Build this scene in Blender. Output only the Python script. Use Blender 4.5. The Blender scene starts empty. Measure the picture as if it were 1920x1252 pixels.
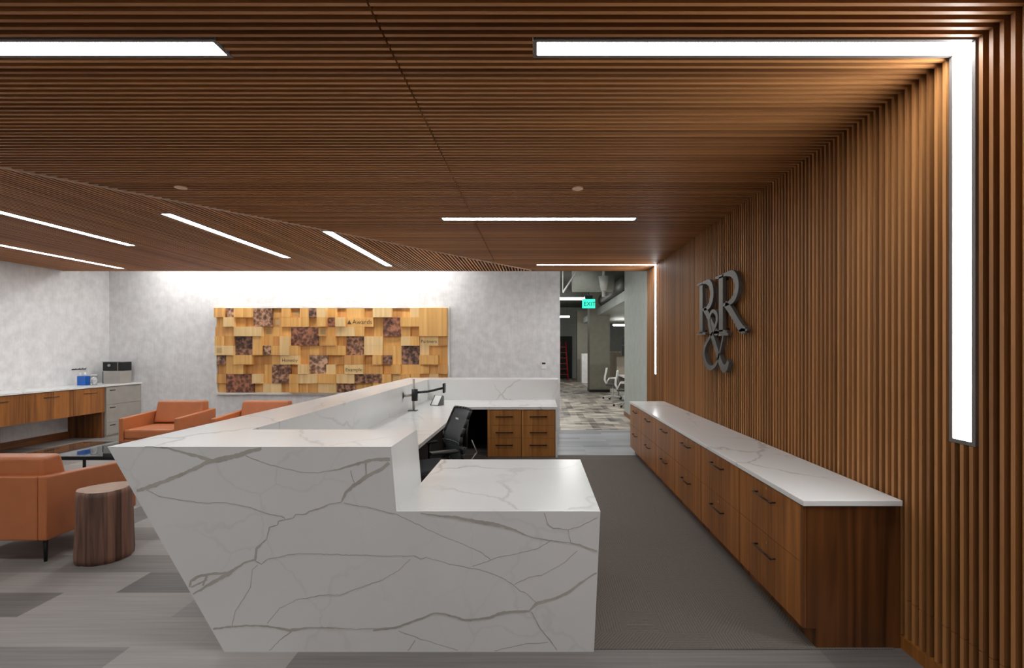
import bpy, bmesh, math, random
from mathutils import Vector, Matrix
random.seed(7)
C = bpy.context.scene.collection
sc = bpy.context.scene
PI = math.pi

# ---------------------------------------------------------------- camera, world, exposure
cam_d = bpy.data.cameras.new('camera'); cam = bpy.data.objects.new('camera', cam_d); C.objects.link(cam)
cam.location = (0, 0, 1.6); cam.rotation_euler = (PI/2, 0, 0)
cam_d.sensor_width = 36; cam_d.lens = 18; cam_d.shift_x = -47/1920; cam_d.shift_y = 27/1920
cam_d.clip_start = 0.05; cam_d.clip_end = 100
sc.camera = cam
w = bpy.data.worlds.new('world'); sc.world = w; w.use_nodes = True
w.node_tree.nodes['Background'].inputs[0].default_value = (0.8, 0.85, 0.9, 1)
w.node_tree.nodes['Background'].inputs[1].default_value = 0.05
sc.view_settings.view_transform = 'Standard'; sc.view_settings.look = 'None'
sc.view_settings.gamma = 1; sc.view_settings.exposure = 0.38; sc.view_settings.use_curve_mapping = False
LED = 24.0          # radiance of the long light strips
WASH = 17.0         # radiance of the hidden wall washing strips
HALL = 45.0

# ---------------------------------------------------------------- materials
def lin(c):
    return tuple(((v/255)/12.92 if v/255 <= 0.04045 else ((v/255+0.055)/1.055)**2.4) for v in c[:3]) + (1,)
def newmat(name):
    m = bpy.data.materials.new(name); m.use_nodes = True
    return m, m.node_tree.nodes, m.node_tree.links, m.node_tree.nodes['Principled BSDF']
def N(ns, t, **k):
    n = ns.new(t)
    for a, b in k.items(): setattr(n, a, b)
    return n
def mapping(ns, ls, scale, coord='Object', rot=(0,0,0)):
    tc = N(ns, 'ShaderNodeTexCoord'); mp = N(ns, 'ShaderNodeMapping')
    mp.inputs['Scale'].default_value = scale; mp.inputs['Rotation'].default_value = rot
    ls.new(tc.outputs[coord], mp.inputs[0]); return mp
def ramp(ns, stops):
    r = N(ns, 'ShaderNodeValToRGB')
    while len(r.color_ramp.elements) < len(stops): r.color_ramp.elements.new(0.5)
    for e, (p, c) in zip(r.color_ramp.elements, stops): e.position = p; e.color = c
    return r
def mixc(ns, ls, fac, a, b, mode='MIX'):
    m = N(ns, 'ShaderNodeMix', data_type='RGBA', blend_type=mode)
    for s, v in ((m.inputs[0], fac), (m.inputs[6], a), (m.inputs[7], b)):
        if hasattr(v, 'is_linked'): ls.new(v, s)
        else: s.default_value = v
    return m.outputs[2]
def math_(ns, ls, op, a, b=None):
    m = N(ns, 'ShaderNodeMath', operation=op)
    for s, v in ((m.inputs[0], a), (m.inputs[1], b)):
        if v is None: continue
        if hasattr(v, 'is_linked'): ls.new(v, s)
        else: s.default_value = v
    return m.outputs[0]
def plain(name, col, rough=0.5, metal=0.0, bump=0, bscale=200, var=0.06):
    m, ns, ls, b = newmat(name)
    b.inputs['Roughness'].default_value = rough; b.inputs['Metallic'].default_value = metal
    mp = mapping(ns, ls, (1,1,1)); n = N(ns, 'ShaderNodeTexNoise'); n.inputs['Scale'].default_value = 6
    ls.new(mp.outputs[0], n.inputs[0]); c = lin(col)
    r = ramp(ns, [(0.3, tuple(v*(1-var) for v in c[:3])+(1,)), (0.7, tuple(min(1, v*(1+var)) for v in c[:3])+(1,))])
    ls.new(n.outputs[0], r.inputs[0]); ls.new(r.outputs[0], b.inputs['Base Color'])
    if bump:
        n2 = N(ns, 'ShaderNodeTexNoise'); n2.inputs['Scale'].default_value = bscale
        ls.new(mp.outputs[0], n2.inputs[0]); bp = N(ns, 'ShaderNodeBump'); bp.inputs['Strength'].default_value = bump
        bp.inputs['Distance'].default_value = 0.002
        ls.new(n2.outputs[0], bp.inputs['Height']); ls.new(bp.outputs[0], b.inputs['Normal'])
    return m
def emit(name, col, s):
    m, ns, ls, b = newmat(name)
    e = N(ns, 'ShaderNodeEmission'); e.inputs[0].default_value = col; e.inputs[1].default_value = s
    ls.new(e.outputs[0], ns['Material Output'].inputs[0]); return m
def slat_wood(name, axis_across, pitch, offs, dark, light):
    """walnut slats: one tone per slat plus grain drawn out along it"""
    m, ns, ls, b = newmat(name)
    tc = N(ns, 'ShaderNodeTexCoord'); sx = N(ns, 'ShaderNodeSeparateXYZ'); ls.new(tc.outputs['Object'], sx.inputs[0])
    a = math_(ns, ls, 'DIVIDE', math_(ns, ls, 'SUBTRACT', sx.outputs[axis_across], offs - pitch/2), pitch)
    f = math_(ns, ls, 'FLOOR', a)
    wn = N(ns, 'ShaderNodeTexWhiteNoise', noise_dimensions='1D'); ls.new(f, wn.inputs['W'])
    s = [1.0, 1.0, 1.0]; along = {0: 1, 1: 0}[axis_across]
    scl = [30.0, 30.0, 30.0]
    if name == 'walnut_slats_wall': scl[2] = 1.2
    else: scl[along] = 1.2
    mp = mapping(ns, ls, tuple(scl)); n = N(ns, 'ShaderNodeTexNoise'); n.inputs['Scale'].default_value = 1.0
    n.inputs['Detail'].default_value = 4; ls.new(mp.outputs[0], n.inputs[0])
    t = math_(ns, ls, 'ADD', math_(ns, ls, 'MULTIPLY', wn.outputs[0], 0.55), math_(ns, ls, 'MULTIPLY', n.outputs[0], 0.5))
    r = ramp(ns, [(0.1, lin(dark)), (0.9, lin(light))]); ls.new(t, r.inputs[0])
    ls.new(r.outputs[0], b.inputs['Base Color']); b.inputs['Roughness'].default_value = 0.52; b.inputs['Specular IOR Level'].default_value = 0.35
    return m
def veneer(name, dark, light, grain='z', rough=0.38, sc_=22, strips=0.13):
    m, ns, ls, b = newmat(name)
    scl = [sc_]*3; scl['xyz'.index(grain)] = sc_*0.05
    mp = mapping(ns, ls, tuple(scl)); n = N(ns, 'ShaderNodeTexNoise'); n.inputs['Detail'].default_value = 6
    n.inputs['Scale'].default_value = 1.3; n.inputs['Distortion'].default_value = 0.8; ls.new(mp.outputs[0], n.inputs[0])
    tc = N(ns, 'ShaderNodeTexCoord'); sx = N(ns, 'ShaderNodeSeparateXYZ'); ls.new(tc.outputs['Object'], sx.inputs[0])
    if grain == 'z': q = math_(ns, ls, 'ADD', sx.outputs[0], sx.outputs[1])
    else: q = sx.outputs[2]
    f = math_(ns, ls, 'FLOOR', math_(ns, ls, 'DIVIDE', q, strips))
    wn = N(ns, 'ShaderNodeTexWhiteNoise', noise_dimensions='1D'); ls.new(f, wn.inputs['W'])
    t = math_(ns, ls, 'ADD', math_(ns, ls, 'MULTIPLY', wn.outputs[0], 0.28), math_(ns, ls, 'MULTIPLY', n.outputs[0], 0.75))
    r = ramp(ns, [(0.25, lin(dark)), (0.8, lin(light))]); ls.new(t, r.inputs[0])
    ls.new(r.outputs[0], b.inputs['Base Color']); b.inputs['Roughness'].default_value = rough
    return m
def marble(name, vein_strength, scale=1.3, rough=0.22, base=(238,238,236), vein=(168,166,160)):
    m, ns, ls, b = newmat(name)
    mp = mapping(ns, ls, (1.0, 0.75, 1.0), rot=(0.3, 0.2, 0.6))
    nz = N(ns, 'ShaderNodeTexNoise'); nz.inputs['Scale'].default_value = 1.6; nz.inputs['Detail'].default_value = 5
    ls.new(mp.outputs[0], nz.inputs[0])
    vm = N(ns, 'ShaderNodeVectorMath', operation='SCALE'); vm.inputs['Scale'].default_value = 0.75
    ls.new(nz.outputs['Color'], vm.inputs[0])
    va = N(ns, 'ShaderNodeVectorMath', operation='ADD'); ls.new(mp.outputs[0], va.inputs[0]); ls.new(vm.outputs[0], va.inputs[1])
    vo = N(ns, 'ShaderNodeTexVoronoi', feature='DISTANCE_TO_EDGE'); vo.inputs['Scale'].default_value = scale
    ls.new(va.outputs[0], vo.inputs['Vector'])
    r = ramp(ns, [(0.0, (1,1,1,1)), (0.010, (0.6,0.6,0.6,1)), (0.022, (0,0,0,1))]); ls.new(vo.outputs[0], r.inputs[0])
    n2 = N(ns, 'ShaderNodeTexNoise'); n2.inputs['Scale'].default_value = 1.1; ls.new(mp.outputs[0], n2.inputs[0])
    r2 = ramp(ns, [(0.42, (0,0,0,1)), (0.62, (1,1,1,1))]); ls.new(n2.outputs[0], r2.inputs[0])
    f = math_(ns, ls, 'MULTIPLY', math_(ns, ls, 'MULTIPLY', r.outputs[0], r2.outputs[0]), vein_strength)
    n3 = N(ns, 'ShaderNodeTexNoise'); n3.inputs['Scale'].default_value = 3; ls.new(mp.outputs[0], n3.inputs[0])
    c0 = mixc(ns, ls, n3.outputs[0], lin(base), lin(tuple(v-7 for v in base)))
    ls.new(mixc(ns, ls, f, c0, lin(vein)), b.inputs['Base Color'])
    b.inputs['Roughness'].default_value = rough
    return m
def tile_mat(name, size, tones, rough=0.8, run='x', streak=(2.0, 60.0), amp=0.5, mortar=None, rng=(0.2, 0.8)):
    m, ns, ls, b = newmat(name)
    mp = mapping(ns, ls, (1,1,1), rot=(0,0,0 if run == 'x' else PI/2))
    bk = N(ns, 'ShaderNodeTexBrick'); bk.offset = 0.37; bk.inputs['Scale'].default_value = 1
    bk.inputs['Brick Width'].default_value = size[0]; bk.inputs['Row Height'].default_value = size[1]
    bk.inputs['Mortar Size'].default_value = 0.0 if mortar is None else 0.0015
    bk.inputs['Color1'].default_value = (0,0,0,1); bk.inputs['Color2'].default_value = (1,1,1,1)
    bk.inputs['Mortar'].default_value = (0.3,0.3,0.3,1); ls.new(mp.outputs[0], bk.inputs[0])
    mp2 = mapping(ns, ls, (streak[0], streak[1], 1), rot=(0,0,0 if run == 'x' else PI/2))
    n = N(ns, 'ShaderNodeTexNoise'); n.inputs['Scale'].default_value = 1; n.inputs['Detail'].default_value = 5
    ls.new(mp2.outputs[0], n.inputs[0])
    t = math_(ns, ls, 'ADD', math_(ns, ls, 'MULTIPLY', bk.outputs[0], 1-amp), math_(ns, ls, 'MULTIPLY', n.outputs[0], amp))
    r = ramp(ns, [(rng[0], lin(tones[0])), (rng[1], lin(tones[1]))]); ls.new(t, r.inputs[0])
    ls.new(r.outputs[0], b.inputs['Base Color']); b.inputs['Roughness'].default_value = rough
    return m
def carpet_mat():
    m, ns, ls, b = newmat('aisle_carpet')
    tc = N(ns, 'ShaderNodeTexCoord')
    sn = N(ns, 'ShaderNodeVectorMath', operation='SNAP'); sn.inputs[1].default_value = (0.24, 0.24, 10)
    nz = N(ns, 'ShaderNodeTexNoise'); nz.inputs['Scale'].default_value = 3
    ls.new(tc.outputs['Object'], nz.inputs[0])
    ls.new(tc.outputs['Object'], sn.inputs[0])
    wn = N(ns, 'ShaderNodeTexWhiteNoise', noise_dimensions='3D'); ls.new(sn.outputs[0], wn.inputs['Vector'])
    outs = []
    for ang in (0.0, PI/2, 0.6):
        mp = N(ns, 'ShaderNodeMapping'); mp.inputs['Rotation'].default_value = (0,0,ang); ls.new(tc.outputs['Object'], mp.inputs[0])
        wv = N(ns, 'ShaderNodeTexWave'); wv.inputs['Scale'].default_value = 20; wv.inputs['Distortion'].default_value = 2.0
        wv.inputs['Detail Scale'].default_value = 3; ls.new(mp.outputs[0], wv.inputs[0])
        outs.append(wv.outputs['Color'])
    a = mixc(ns, ls, math_(ns, ls, 'GREATER_THAN', wn.outputs[0], 0.45), outs[0], outs[1])
    a = mixc(ns, ls, math_(ns, ls, 'GREATER_THAN', wn.outputs[0], 0.75), a, outs[2])
    n3 = N(ns, 'ShaderNodeTexNoise'); n3.inputs['Scale'].default_value = 90; ls.new(tc.outputs['Object'], n3.inputs[0])
    t = mixc(ns, ls, 0.45, a, n3.outputs[0])
    r = ramp(ns, [(0.1, lin((92,84,78))), (0.9, lin((120,111,103)))]); ls.new(t, r.inputs[0])
    ls.new(r.outputs[0], b.inputs['Base Color']); b.inputs['Roughness'].default_value = 0.95
    bp = N(ns, 'ShaderNodeBump'); bp.inputs['Strength'].default_value = 0.22; bp.inputs['Distance'].default_value = 0.004
    ls.new(t, bp.inputs['Height']); ls.new(bp.outputs[0], b.inputs['Normal'])
    return m
def wallcover():
    m, ns, ls, b = newmat('linen_wallcovering')
    mp = mapping(ns, ls, (1, 1, 1)); n = N(ns, 'ShaderNodeTexNoise'); n.inputs['Scale'].default_value = 9; n.inputs['Detail'].default_value = 8
    ls.new(mp.outputs[0], n.inputs[0])
    mp2 = mapping(ns, ls, (90, 90, 3)); n2 = N(ns, 'ShaderNodeTexNoise'); n2.inputs['Scale'].default_value = 1; ls.new(mp2.outputs[0], n2.inputs[0])
    t = math_(ns, ls, 'ADD', math_(ns, ls, 'MULTIPLY', n.outputs[0], 0.7), math_(ns, ls, 'MULTIPLY', n2.outputs[0], 0.3))
    r = ramp(ns, [(0.35, lin((214,213,214))), (0.65, lin((234,233,233)))]); ls.new(t, r.inputs[0])
    ls.new(r.outputs[0], b.inputs['Base Color']); b.inputs['Roughness'].default_value = 0.7
    return m
def photo_mat(i, dark, light, scale):
    m, ns, ls, b = newmat('sepia_photo_print')
    mp = mapping(ns, ls, (1, 1, 1)); mp.inputs['Location'].default_value = (i*3.1, 0, i*1.7)
    n = N(ns, 'ShaderNodeTexNoise'); n.inputs['Scale'].default_value = scale; n.inputs['Detail'].default_value = 6; n.inputs['Distortion'].default_value = 1.5
    ls.new(mp.outputs[0], n.inputs[0])
    v = N(ns, 'ShaderNodeTexVoronoi'); v.inputs['Scale'].default_value = scale*1.6; ls.new(mp.outputs[0], v.inputs['Vector'])
    t = math_(ns, ls, 'MULTIPLY', n.outputs[0], math_(ns, ls, 'ADD', v.outputs[0], 0.55))
    mid = tuple((a+b_)//2 for a, b_ in zip(dark, light))
    r = ramp(ns, [(0.25, lin(dark)), (0.5, lin(mid)), (0.72, lin(light))]); ls.new(t, r.inputs[0])
    ls.new(r.outputs[0], b.inputs['Base Color']); b.inputs['Roughness'].default_value = 0.5
    return m

PITCH = 0.0506; SW = 0.020; SD = 0.048
LEDC = 2.345                       # centre line of the near light
ZC = 2.97; XW = 1.945; H_ = 0.0725
XB = -5.39
M = {}
M['slat_main'] = slat_wood('walnut_slats_main', 1, PITCH, LEDC, (134,86,48), (200,140,86))
M['slat_left'] = slat_wood('walnut_slats_left', 0, PITCH, XB, (144,96,58), (206,146,96))
M['slat_wall'] = slat_wood('walnut_slats_wall', 1, PITCH, LEDC, (124,80,42), (192,134,80))
M['black'] = plain('black_backing', (22,15,11), 0.9)
M['housing'] = plain('dark_grey_housing', (104,98,95), 0.5)
M['veneer'] = veneer('walnut_veneer', (112,66,26), (188,120,54))
M['veneer_lit'] = veneer('lit_walnut_veneer', (146,92,40), (212,148,78))  # same walnut, with the light on the pedestal fronts put into the colour
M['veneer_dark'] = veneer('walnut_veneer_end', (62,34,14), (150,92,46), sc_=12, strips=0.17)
M['veneer_y'] = veneer('walnut_veneer_level', (80,44,20), (140,86,46), grain='y')
M['marble'] = marble('white_marble', 0.55)
M['marble_front'] = marble('white_marble_front', 0.12, 2.0)
M['vein'] = plain('grey_vein', (190,186,176), 0.25, var=0.12)
M['led'] = emit('led_diffuser', (0.955, 0.985, 1.0, 1), LED)
M['wash'] = emit('wall_wash_diffuser', (1.0, 0.99, 0.97, 1), WASH)
M['hall_led'] = emit('office_light_diffuser', (1, 1, 0.97, 1), HALL)
M['wall'] = wallcover()
M['white'] = plain('white_paint', (228,228,224), 0.6)
M['plank'] = tile_mat('grey_plank_floor', (0.92, 0.305), ((92,87,84), (158,151,146)), 0.55, 'x', (1.5, 45), 0.42)
M['plank2'] = tile_mat('pale_grey_plank_floor', (1.2, 0.18), ((110,112,116), (176,178,182)), 0.4, 'x', (1.0, 30), 0.6)
M['oak'] = tile_mat('rustic_vinyl_floor', (0.9, 0.16), ((62,54,48), (214,202,188)), 0.45, 'y', (1.6, 6), 0.85, rng=(0.36, 0.62))
M['carpet'] = carpet_mat()
M['leather'] = plain('tan_leather', (188,112,68), 0.42, bump=0.15, bscale=350)
M['black_metal'] = plain('black_metal', (24,24,25), 0.4, 0.3)
M['bronze'] = plain('dark_bronze_handle', (62,44,38), 0.35, 0.6)
M['brass'] = plain('brass_lock', (196,170,120), 0.3, 0.8)
M['steel'] = plain('brushed_steel', (176,170,162), 0.45, 0.25)
M['dark'] = plain('black_plastic', (20,21,22), 0.45)
M['mesh'] = plain('charcoal_mesh', (74,76,78), 0.7)
M['letter'] = plain('grey_metal_letter', (100,97,93), 0.45, 0.3)
M['glass'], _n, _l, _b = newmat('smoked_glass')
_b.inputs['Base Color'].default_value = lin((60,64,66)); _b.inputs['Roughness'].default_value = 0.03
_b.inputs['Transmission Weight'].default_value = 0.55; _b.inputs['IOR'].default_value = 1.5
M['acrylic'], _n, _l, _b = newmat('clear_plastic')
_b.inputs['Base Color'].default_value = lin((235,238,240)); _b.inputs['Roughness'].default_value = 0.05
_b.inputs['Transmission Weight'].default_value = 0.9
M['stump'] = veneer('stump_side_wood', (52,34,28), (172,124,102), sc_=20, strips=0.06, rough=0.6)
M['stump_top'] = plain('stump_top_wood', (176,146,126), 0.6, var=0.15)
M['pine'] = veneer('pale_pine', (218,158,84), (244,198,124), sc_=16, strips=0.045, rough=0.6)
M['pine_dark'] = veneer('dark_pine', (194,134,72), (230,176,106), sc_=16, strips=0.06, rough=0.6)  # darker pine tone, mixed among the blocks
M['pine_light'] = veneer('light_pine', (228,190,128), (246,214,160), sc_=16, strips=0.045, rough=0.6)
M['ink'] = plain('brown_ink', (92,72,48), 0.7)
M['ink_faint'] = plain('faint_grey_ink', (196,164,116), 0.7)
M['cover'] = plain('sprinkler_cover_paint', (240,200,165), 0.5)
M['blue'] = plain('blue_card', (24,98,190), 0.4)
M['red'] = plain('red_fibreglass', (196,40,34), 0.5)
M['green'] = emit('exit_green', (0.05, 0.85, 0.55, 1), 1.1)
M['duct'] = plain('grey_duct', (168,172,164), 0.5)
M['duct_dark'] = plain('dark_grey_duct', (92,92,90), 0.5)
M['office_grey'] = plain('office_grey_paint', (150,152,146), 0.7)
M['office_pillar'] = plain('office_pillar_paint', (132,128,116), 0.7)
M['hall_wall'] = plain('pale_green_grey_paint', (174,180,174), 0.6)
M['office_dark'] = plain('dark_ceiling_paint', (92,94,88), 0.8)
M['taupe'] = plain('taupe_laminate', (150,138,124), 0.6)
M['whiteplastic'] = plain('white_plastic', (236,236,234), 0.4)

# ---------------------------------------------------------------- mesh helpers
def box(bm, x0, x1, y0, y1, z0, z1, mi=0):
    vs = [bm.verts.new((x, y, z)) for x in (x0, x1) for y in (y0, y1) for z in (z0, z1)]
    for q in ((0,1,3,2), (4,6,7,5), (0,4,5,1), (2,3,7,6), (0,2,6,4), (1,5,7,3)):
        f = bm.faces.new([vs[i] for i in q]); f.material_index = mi
def prism(bm, pts, axis, a0, a1, mi=0):
    """pts in the two other axes (order x,y,z), drawn out along axis"""
    def P(p, a):
        return (a, p[0], p[1]) if axis == 'x' else ((p[0], a, p[1]) if axis == 'y' else (p[0], p[1], a))
    A = [bm.verts.new(P(p, a0)) for p in pts]; B = [bm.verts.new(P(p, a1)) for p in pts]
    n = len(pts)
    fs = [bm.faces.new(A), bm.faces.new(B[::-1])]
    for i in range(n): fs.append(bm.faces.new((A[i], B[i], B[(i+1) % n], A[(i+1) % n])))
    for f in fs: f.material_index = mi
def tube(bm, p, q, r, r2=None, n=12):
    p, q = Vector(p), Vector(q); r2 = r if r2 is None else r2
    d = (q-p).normalized(); u = d.orthogonal().normalized(); v = d.cross(u)
    A = [bm.verts.new(p + (u*math.cos(2*PI*i/n) + v*math.sin(2*PI*i/n))*r) for i in range(n)]
    B = [bm.verts.new(q + (u*math.cos(2*PI*i/n) + v*math.sin(2*PI*i/n))*r2) for i in range(n)]
    bm.faces.new(A[::-1]); bm.faces.new(B)
    for i in range(n):
        f = bm.faces.new((A[i], A[(i+1) % n], B[(i+1) % n], B[i])); f.smooth = True
def path(bm, pts, r, n=10):
    for a, b in zip(pts, pts[1:]): tube(bm, a, b, r, n=n)
def make(name, bm, mat, parent=None, bevel=0, seg=2, smooth=False, off=None):
    bmesh.ops.recalc_face_normals(bm, faces=bm.faces)
    if off is not None: bmesh.ops.translate(bm, verts=bm.verts, vec=-Vector(off))
    me = bpy.data.meshes.new(name); bm.to_mesh(me); bm.free()
    for m in (mat if isinstance(mat, (list, tuple)) else [mat]): me.materials.append(m)
    o = bpy.data.objects.new(name, me); C.objects.link(o)
    if smooth:
        for p in me.polygons: p.use_smooth = True
    if bevel:
        b = o.modifiers.new('bevel', 'BEVEL'); b.width = bevel; b.segments = seg; b.limit_method = 'ANGLE'
        b.harden_normals = False
    if parent: o.parent = parent
    return o
def tag(o, label, cat, group=None):
    o['label'] = label; o['category'] = cat
    if group: o['group'] = group
    return o
def thing(name, label, cat, loc=(0,0,0), rz=0, group=None):
    o = bpy.data.objects.new(name, None); C.objects.link(o); o.location = loc; o.rotation_euler = (0,0,rz)
    o.empty_display_size = 0.1
    return tag(o, label, cat, group)
def struct(name, bm, mat):
    o = make(name, bm, mat); o['kind'] = 'structure'; return o
def part(name, root, mat, boxes, bevel=0, seg=2, parent=None):
    bm = bmesh.new()
    for b in boxes: box(bm, *b)
    return make(name, bm, mat, parent or root, bevel, seg)
def copy_tree(o, parent=None):
    c = o.copy(); C.objects.link(c)
    if parent: c.parent = parent
    for ch in list(o.children): copy_tree(ch, c)
    return c
def B(*bs):
    bm = bmesh.new()
    for b in bs: box(bm, *b)
    return bm

# ---------------------------------------------------------------- setting
YB = 10.04; XL = -8.39; XO = 0.45        # back wall, left wall, edge of the opening
bm = B((XL-0.1, 2.2, -5.2, YB, -0.1, 0.0)); struct('floor', bm, M['plank'])
bm = B((-1.3, 1.9, 2.72, 7.66, 0.0005, 0.004)); o = struct('trim_1', bm, M['carpet'])
bm = B((XO-0.4, 2.098, 7.66, YB, 0.0005, 0.003)); struct('trim_2', bm, M['plank2'])
bm = B((-6, 9, YB, 28, -0.1, 0.0)); struct('floor_office', bm, M['oak'])
struct('wall_back', B((XL-0.1, XO, YB, YB+0.14, 0, 3.4)), M['wall'])
struct('wall_left', B((XL-0.12, XL, -5.2, YB, 0, 3.4)), M['wall'])
struct('wall_front', B((XL, 2.1, -5.3, -5.2, 0, 3.4)), M['wall'])
struct('wall_plenum', B((XL, 2.2, 9.03, YB+0.14, 3.36, 3.44)), M['white'])

# diagonal seam between the two slatted ceiling fields
DA = Vector((-4.06, 3.87)); DB = Vector((-0.16, 8.9))
def diag_x(y): return DA.x + (y-DA.y)*(DB.x-DA.x)/(DB.y-DA.y)
def diag_y(x): return DA.y + (x-DA.x)*(DB.y-DA.y)/(DB.x-DA.x)
YE = 9.06
main_lights = [(LEDC, 0.0, XW), (LEDC, -5.2, -1.45), (LEDC+61*PITCH, -1.0, 1.04), (LEDC+120*PITCH, 0.0, XW),
               (LEDC-61*PITCH, -0.6, 1.9), (LEDC-61*PITCH, -4.6, -1.45), (LEDC-122*PITCH, -3.6, 0.9)]  # rows behind the viewpoint are added to light the desk front
left_lights = [(XB, 4.29, 6.81), (XB+32*PITCH, 5.2, 7.74), (XB+58*PITCH, 5.98, 8.5), (XB-34*PITCH, 6.25, 8.77), (XB-34*PITCH, 1.9, 4.4)]
bm = bmesh.new()
k0 = int((-5.0-LEDC)/PITCH)
for k in range(k0, 400):
    y = LEDC + k*PITCH
    if y > YE-0.02: break
    xl = max(XL, diag_x(y)+0.02)
    segs = [(xl, -0.677), (-0.668, XW)] if xl < -0.70 else [(xl, XW)]
    for ly, a, b in main_lights:
        if abs(ly-y) < 0.08:
            ns = []
            for s, e in segs:
                a2, b2 = a-0.02, b+0.02
                if e <= a2 or s >= b2: ns.append((s, e)); continue
                if s < a2: ns.append((s, a2))
                if e > b2: ns.append((b2, e))
            segs = ns
    for s, e in segs:
        if e-s > 0.01: box(bm, s, e, y-SW/2, y+SW/2, ZC, ZC+SD, 0)
box(bm, XL-0.1, 2.2, -5.2, YE, ZC+SD+0.002, ZC+SD+0.03, 1)
box(bm, XL, XW, YE-0.012, YE, ZC-0.004, ZC+0.09, 2)
struct('ceiling', bm, [M['slat_main'], M['black'], M['veneer_y']])
bm = bmesh.new()
for k in range(-58, 130):
    x = XB + k*PITCH
    if x > -0.12: break
    ys = diag_y(x)+0.012
    segs = [(max(ys, -5.0), YE-0.014)]
    for lx, a, b in left_lights:
        if abs(lx-x) < 0.08:
            ns = []
            for s, e in segs:
                a2, b2 = a-0.02, b+0.02
                if e <= a2 or s >= b2: ns.append((s, e)); continue
                if s < a2: ns.append((s, a2))
                if e > b2: ns.append((b2, e))
            segs = ns
    for s, e in segs:
        if e-s > 0.01: box(bm, x-SW/2, x+SW/2, s, e, ZC-0.006, ZC+SD-0.004, 0)
struct('ceiling_left', bm, [M['slat_left'], M['black']])
bm = bmesh.new()      # pale edge strip along the diagonal seam
n = (DB-DA).normalized(); pn = Vector((n.y, -n.x))
A0 = DA - n*9; B0 = DB + n*0.1
prism(bm, [(A0.x, A0.y), (B0.x, B0.y), (B0.x+pn.x*0.007, B0.y+pn.y*0.007), (A0.x+pn.x*0.007, A0.y+pn.y*0.007)], 'z', ZC-0.008, ZC+0.02)
struct('trim_3', bm, plain('pale_edge_strip', (236,206,180), 0.5))

bm = bmesh.new()      # slatted wall
wall_lights = [(LEDC, 1.18, ZC), (LEDC+120*PITCH, 1.18, ZC)]
for k in range(k0, 400):
    y = LEDC + k*PITCH
    if y > YE-0.02: break
    zs = [(0.07, ZC+SD)]
    if y < 2.74: zs = [(0.07, 0.272), (0.275, ZC+SD)]
    for ly, a, b in wall_lights:
        if abs(ly-y) < 0.08: zs = [(s, min(e, a-0.02)) for s, e in zs if s < a]
    for s, e in zs: box(bm, XW, XW+SD, y-SW/2, y+SW/2, s, e, 0)
box(bm, XW+SD+0.002, 2.09, -5.2, YE, 0.0, ZC+0.3, 1)
box(bm, XW-0.004, XW+SD, -5.2, YE, 0, 0.068, 2)
box(bm, XW, 2.09, YE-0.012, YE+0.012, 0, ZC+SD, 2)
struct('wall_right', bm, [M['slat_wall'], M['black'], M['veneer']])
struct('wall_passage', B((2.10, 2.22, 9.08, 12.3, 0, 3.7)), M['hall_wall'])
struct('baseboard_passage', B((2.085, 2.10, 9.08, 12.3, 0, 0.09)), M['veneer_y'])

# ---------------------------------------------------------------- light strips
def strip_y(y, x0, x1, label, z=ZC, wall=None, group='linear lights in the main ceiling'):
    """housing and diffuser running across; wall=(z0,) adds the leg running down the slatted wall"""
    r = thing('linear_light', label, 'light', ((x0+x1)/2, y, z), 0, group); L = Vector(r.location)
    hb = bmesh.new()
    xe = x1 if wall else x1+0.018
    for b in ((x0-0.018, xe, y-H_, y-0.0525, z, z+0.032), (x0-0.018, xe, y+0.0525, y+H_, z, z+0.032), (x0-0.018, x0, y-0.0525, y+0.0525, z, z+0.032)): box(hb, *b)
    if not wall: box(hb, x1, x1+0.018, y-0.0525, y+0.0525, z, z+0.032)
    db = bmesh.new(); box(db, x0, x1, y-0.0525, y+0.0525, z+0.004, z+0.03)
    if wall:
        box(hb, XW, XW+0.03, y-H_, y-0.0525, wall, z+0.03); box(hb, XW, XW+0.03, y+0.0525, y+H_, wall, z+0.03)
        box(hb, XW, XW+0.03, y-H_, y+H_, wall-0.018, wall)
        box(db, XW+0.004, XW+0.03, y-0.0525, y+0.0525, wall, z+0.004)
    make('housing', hb, M['housing'], r, off=L)
    make('diffuser', db, M['led'], r, off=L)
    return r
strip_y(*main_lights[0], 'nearest wide light strip turning from the ceiling down the slatted wall', wall=1.18)
strip_y(*main_lights[1], 'nearest wide light strip at the upper left, cut off by the photo edge')
strip_y(*main_lights[2], 'straight light strip in the main ceiling halfway to the back wall')
strip_y(*main_lights[3], 'farthest thin light strip turning down the slatted wall beside the opening', wall=1.18)
strip_y(*main_lights[4], 'unseen light strip added to the slatted ceiling right above and behind the viewpoint')  # from here on unseen strips, added to brighten desk front and near floor
strip_y(*main_lights[5], 'unseen light strip added to the slatted ceiling to the left behind the viewpoint')
strip_y(*main_lights[6], 'unseen light strip added to the slatted ceiling farthest behind the viewpoint')
def strip_x(x, y0, y1, label):
    z = ZC-0.006
    r = thing('linear_light', label, 'light', (x, (y0+y1)/2, z), 0, 'linear lights in the left ceiling'); L = Vector(r.location)
    hb = B((x-H_, x-0.0525, y0-0.018, y1+0.018, z, z+0.032), (x+0.0525, x+H_, y0-0.018, y1+0.018, z, z+0.032),
           (x-0.0525, x+0.0525, y0-0.018, y0, z, z+0.032), (x-0.0525, x+0.0525, y1, y1+0.018, z, z+0.032))
    make('housing', hb, M['housing'], r, off=L)
    make('diffuser', B((x-0.0525, x+0.0525, y0, y1, z+0.004, z+0.03)), M['led'], r, off=L)
strip_x(*left_lights[0], 'upper of the two light strips cut off by the left photo edge')
strip_x(*left_lights[1], 'long light strip in the middle of the left ceiling field')
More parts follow.
